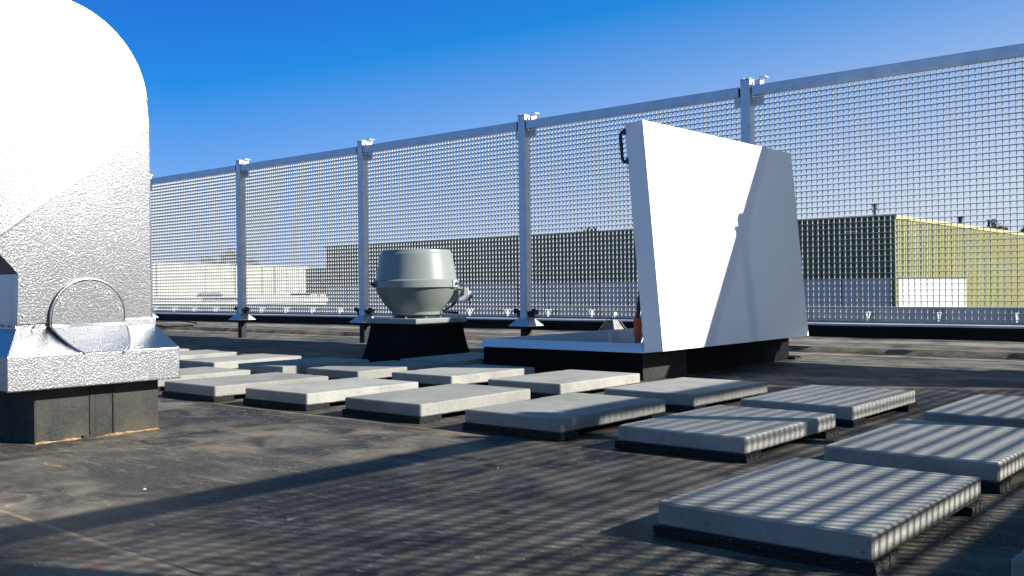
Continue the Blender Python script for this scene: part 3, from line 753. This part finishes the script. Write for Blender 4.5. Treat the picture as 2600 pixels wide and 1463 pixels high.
# grit and chips scattered on the membrane
m = MB(); rnd = random.Random(3)
for i in range(170):
    x = rnd.uniform(-4.5, -.2); y = rnd.uniform(.7, 5.4)
    s = rnd.choice((.0012, .0016, .002, .0026)) if i % 23 else rnd.uniform(.004, .006)
    a = rnd.uniform(0, 6.28); mt = Matrix.Translation((x, y, .003+s*.3)) @ Matrix.Rotation(a, 4, 'Z') @ Matrix.Scale(1, 4)
    vs = [m.bm.verts.new(mt @ Vector((sx*s*rnd.uniform(.6, 1.5), sy*s*rnd.uniform(.6, 1.2), sz*s*.5))) for sx, sy, sz in ((1, 0, 0), (0, 1, 0), (-1, 0, 0), (0, -1, 0), (0, 0, 1.4))]
    for f in ((0, 1, 4), (1, 2, 4), (2, 3, 4), (3, 0, 4), (3, 2, 1, 0)): m.bm.faces.new([vs[k] for k in f])
tag(m.build('grit', MT['pebble']), 'pale grit and chips strewn over the dark roof', 'grit', kind='stuff')

# ------------------------------------------------------------------ buildings beyond
def ribbed(mb, p0, p1, z0, z1, pitch, depth, topf=None):
    """trapezoidal cladding from p0 to p1 (xy), ribs towards the left-hand normal"""
    p0 = Vector((*p0, 0)); p1 = Vector((*p1, 0)); d = (p1-p0); L = d.length; d.normalize(); nrm = Vector((d.y, -d.x, 0))
    n = int(L/pitch); q = L/n; pts = []
    for i in range(n):
        for t, o in ((0, 0), (.38, 0), (.48, 1), (.88, 1)): pts.append((i*q+t*q, o*depth))
    pts.append((L, 0)); prev = None
    for s, o in pts:
        b = p0+d*s+nrm*o; zt = z1 if topf is None else topf(s/L)
        v = (mb.bm.verts.new((b.x, b.y, z0)), mb.bm.verts.new((b.x, b.y, zt)))
        if prev: mb.bm.faces.new((prev[0], v[0], v[1], prev[1]))
        prev = v
GX0, GX1, GY, GT = -71.8, -19.8, 58.0, 4.43
gb = empty('green_warehouse', (-45, 75, -5)); tag(gb, 'large warehouse with dark green front, yellow ribbed side and grey base', 'building')
GL = -Vector(gb.location)
def gp(mb, n, mt, par=None): o = mb.build(n, mt, par or gb); o.location = GL if par is None else (0, 0, 0); return o
gp(MB().box(GX0+.1, GX1-.1, GY+.1, 118, -5, GT-.25), 'core_wall', MT['green'])
m = MB(); ribbed(m, (GX0, GY), (GX1, GY), .83, GT-.12, .62, .09); gp(m, 'green_front', MT['green'])
m = MB(); ribbed(m, (GX1, GY), (GX1, 118), -5, GT-.2, .33, .06); gp(m, 'yellow_side', MT['yellow'])
gp(MB().box(GX0-.05, GX1-.0, GY-.12, GY+.05, GT-.12, GT+.02), 'front_coping', MT['green'])
gp(MB().box(GX1-.02, GX1+.12, GY-.1, 118, GT-.2, GT+.03), 'side_fascia', MT['yelf'])
gp(MB().box(GX1-.25, GX1+.02, GY-.13, GY-.0, -5, GT-.13), 'corner_trim', MT['green'])
gp(MB().box(GX1+.03, GX1+.09, GY-.09, GY+.2, -5, GT-.21), 'corner_trim', MT['yelf'])
m = MB()
x = GX0+.3
gw = gp(MB().box(GX0+.0, GX1-.26, GY-.10, GY+.05, -5, .78), 'grey_base', MT['greyp'])
gp(MB().box(GX0, GX1-.26, GY-.15, GY-.0, .781, .86), 'base_flashing', MT['green'])
while x < GX1-1:
    m.box(x, x+.14, GY-.115, GY-.101, -5, .70); x += 2.55
m.build('joints', MT['joint'], gw)
gp(MB().box(GX1+.03, GX1+.11, GY+.35, GY+13.9, -5, .72), 'white_side_panel', MT['whitep'])
gp(MB().box(GX1+.03, GX1+.15, GY+.35, GY+13.9, .721, .80), 'panel_flashing', MT['green'])
rf = gp(MB().box(GX0+.05, GX1-.05, GY+.05, 117.9, GT-.24, GT-.10), 'roof', MT['farroof'])
def chimney(u, v0, v1, yy, wpx, kind):
    a = px(u, v1, 1, yy); b = px(u, v0, 1, yy); dist = (Vector((a.x, a.y, 0))).dot(fwd); s = dist/F
    r_ = wpx*s/2; m = MB(); h = b.z-a.z
    m.cyl((a.x, a.y, GT-.15), (a.x, a.y, b.z-h*.18), r_, 12)
    m.box(a.x-r_*1.7, a.x+r_*1.7, a.y-r_*1.7, a.y+r_*1.7, b.z-h*.10, b.z-h*.02)
    m.cyl((a.x, a.y, b.z-h*.42), (a.x, a.y, b.z-h*.1), r_*1.35, 12)
    if kind: m.box(a.x-r_*1.9, a.x+r_*1.9, a.y-r_*1.3, a.y+r_*1.3, b.z-h*.48, b.z-h*.43)
    o = m.build('chimney', MT['joint'], rf)
chimney(2220, 517, 548, 60.5, 9, 1); chimney(2438, 550, 572, 74, 10, 0); chimney(2514, 558, 578, 80, 9, 0)
m = MB().box(-22.6, -21.9, GY-.16, GY-.10, 3.55, 3.62); gp(m, 'wall_lamp', MT['whitep'])

# cream building at left: its long wall faces the sun
def atd(u, v, dist):
    d = fwd+((u-1300)*r2-(v-731.5)*u2)/F; return Vector((0, 0, CAM_H))+d*dist
pA = atd(300, 667, 99); pB = atd(781, 675, 130); z_top = 3.55
dv = (Vector((pB.x, pB.y, 0))-Vector((pA.x, pA.y, 0))).normalized(); nv = Vector((dv.y, -dv.x, 0)); Lw = (Vector((pB.x, pB.y, 0))-Vector((pA.x, pA.y, 0))).length
Mw = Matrix((dv, -nv, Vector((0, 0, 1)))).transposed().to_4x4(); Mw.translation = Vector((pA.x, pA.y, 0))
cb = empty('cream_hall', (pA.x, pA.y, -5)); tag(cb, 'long cream panelled hall at left beyond the fence, with thin vertical joints', 'building')
CL = -Vector(cb.location)
w_ = MB().box(-25, Lw, 0, 20, -5, z_top-.06, Mw).build('wall', MT['cream'], cb); w_.location = CL
m = MB(); x = Lw-2.1
while x > -20: m.box(x-.05, x+.05, -.02, -.001, -5, z_top-.15, Mw); x -= 2.6
m.build('joints', MT['farroof'], w_)
o = MB().box(-25, Lw+.1, -.12, 20.1, z_top-.059, z_top+.04, Mw).build('roof', MT['cream'], cb); o.location = CL
# dark hall between cream hall and green warehouse
yd = 70.0; d0 = px(775, 684, 1, yd); d1 = px(860, 683, 1, yd)
db = empty('dark_hall', ((d0.x+d1.x)/2, yd+5, -5)); tag(db, 'small dark green hall wedged between the cream hall and the green warehouse', 'building')
m = MB(); m.box(d0.x, d1.x+3, yd+.1, yd+14, -5, d0.z-.1); ribbed(m, (d0.x, yd), (d1.x+3, yd), -5, d0.z-.05, .6, .08); m.box(d0.x, d1.x+3, yd-.1, yd+14.1, d0.z-.1, d0.z)
o = m.build('wall', MT['green'], db); o.location = -Vector(db.location)
o = MB().box(d0.x, d1.x+3, yd+.3, yd+14, d0.z+.001, d0.z+.05).build('roof', MT['farroof'], db); o.location = -Vector(db.location)

# low white flat roofs between the gutter board and the far halls
def low_hall(y0, y1, zr, u1, label, skyl, ribs):
    e = px(u1, 760, 1, y1); x1 = e.x; x0 = x1-75
    t = empty('low_hall', (x1-20, (y0+y1)/2, -5)); tag(t, label, 'building'); TL = -Vector(t.location)
    o = MB().box(x0, x1, y0, y1, -5, zr-.2).build('wall', MT['cream'], t); o.location = TL
    r_ = MB().box(x0-.1, x1+.1, y0-.1, y1, zr-.199, zr).build('roof', MT['whiteroof'], t); r_.location = TL
    m = MB(); m.box(x1-.2, x1+.1, y0-.1, y1, zr+.0005, zr+.10)
    k = y0+ribs
    while k < y1-1: m.box(x0, x1-.3, k, k+.12, zr+.0005, zr+.07); k += ribs
    m.build('roof_edge', MT['whitep'], r_)
    for (u, yy, w) in skyl:
        c = px(u, 760, 1, yy); s_ = (c.y*fwd.y+c.x*fwd.x)/F; rr_ = w*s_/2
        m = MB(); pts = [(c.x-rr_+2*rr_*q/10, yy, zr+rr_*.75*math.sin(math.pi*q/10)) for q in range(11)]
        m.prism(pts, (0, 2.0, 0)); m.build('roof_dome', MT['dome'], r_)
low_hall(40, 66, -.06, 842, 'low white flat roof with a dark dome, just in front of the cream hall', ((507, 46, 30), (742, 58, 16)), 7)
low_hall(24, 39.5, -.12, 830, 'lowest white flat roof, nearest beyond the gutter board at left', ((518, 30, 26),), 4)

# ------------------------------------------------------------------ trees
def tree(loc, h, r, mat, label, seed, group='trees beyond the buildings', flat=1.0, n=900):
    n = n*3
    rnd = random.Random(seed); t = empty('tree', loc); tag(t, label, 'tree', group)
    m = MB(); m.cyl((0, 0, 0), (0, 0, h*.55), r*.09, 8, r*.05)
    for k in range(6):
        a = k*1.05+rnd.random(); m.cyl((0, 0, h*(.35+.05*k)), (math.cos(a)*r*.55, math.sin(a)*r*.55, h*(.55+.06*k)), r*.035, 6, r*.012)
    m.build('trunk', MT['bark'], t)
    clumps = []; ch = min(h*.8, 2.3*r); zc = h-ch/2
    for k in range(34):
        a = rnd.uniform(0, 6.28); t_ = rnd.uniform(-1, 1); q = math.sqrt(max(0, 1-t_*t_*.9))*rnd.uniform(.2, .95)*r*.8
        clumps.append((math.cos(a)*q, math.sin(a)*q, zc+t_*ch*.38, r*rnd.uniform(.16, .32)))
    m = MB()
    for i in range(n):
        c = rnd.choice(clumps); v = Vector((rnd.gauss(0, 1), rnd.gauss(0, 1), rnd.gauss(0, .8))).normalized()*c[3]*rnd.uniform(.4, 1.15)
        p = Vector(c[:3])+v; s = r*rnd.uniform(.03, .07)
        u_ = Vector((rnd.gauss(0, 1), rnd.gauss(0, 1), rnd.gauss(0, 1))).normalized(); w1 = u_.orthogonal().normalized(); w2 = u_.cross(w1)
        m.poly([p+w1*s, p+w2*s*.8, p-w1*s, p-w2*s*.8])
    m.build('crown', MT[mat], t)
def tree_at(u, vtop, dist, width_px, mat, label, seed, n=900):
    d = fwd+((u-1300)*r2-(vtop-731.5)*u2)/F; p = Vector((0, 0, CAM_H))+d*dist; r_ = width_px*dist/F/2
    tree((p.x, p.y, -5), p.z+5, r_, mat, label, seed, n=n)
tree_at(2532, 553, 150, 84, 'leaf_mixed', 'green tree showing over the yellow roof edge near a short chimney', 1, 1600)
tree_at(2612, 571, 150, 66, 'leaf_mixed', 'reddish green tree top at the right picture edge over the yellow roof', 2)
tree_at(1505, 574, 140, 120, 'leaf_dark', 'dark tree top peeping over the green warehouse roof left of the open lid', 3, 1500)
tree_at(585, 628, 150, 86, 'leaf_dark', 'tallest dark tree behind the cream hall, left of the second fence post', 4, 1500)
tree_at(530, 650, 150, 80, 'leaf_dark', 'lower dark tree behind the cream hall, left of the tallest one', 5, 1300)
tree_at(640, 655, 155, 70, 'leaf_dark', 'dark tree behind the cream hall, hidden partly by the second fence post', 6)
tree_at(812, 676, 100, 44, 'leaf_dark', 'small dark tree between the cream hall and the green warehouse', 7)
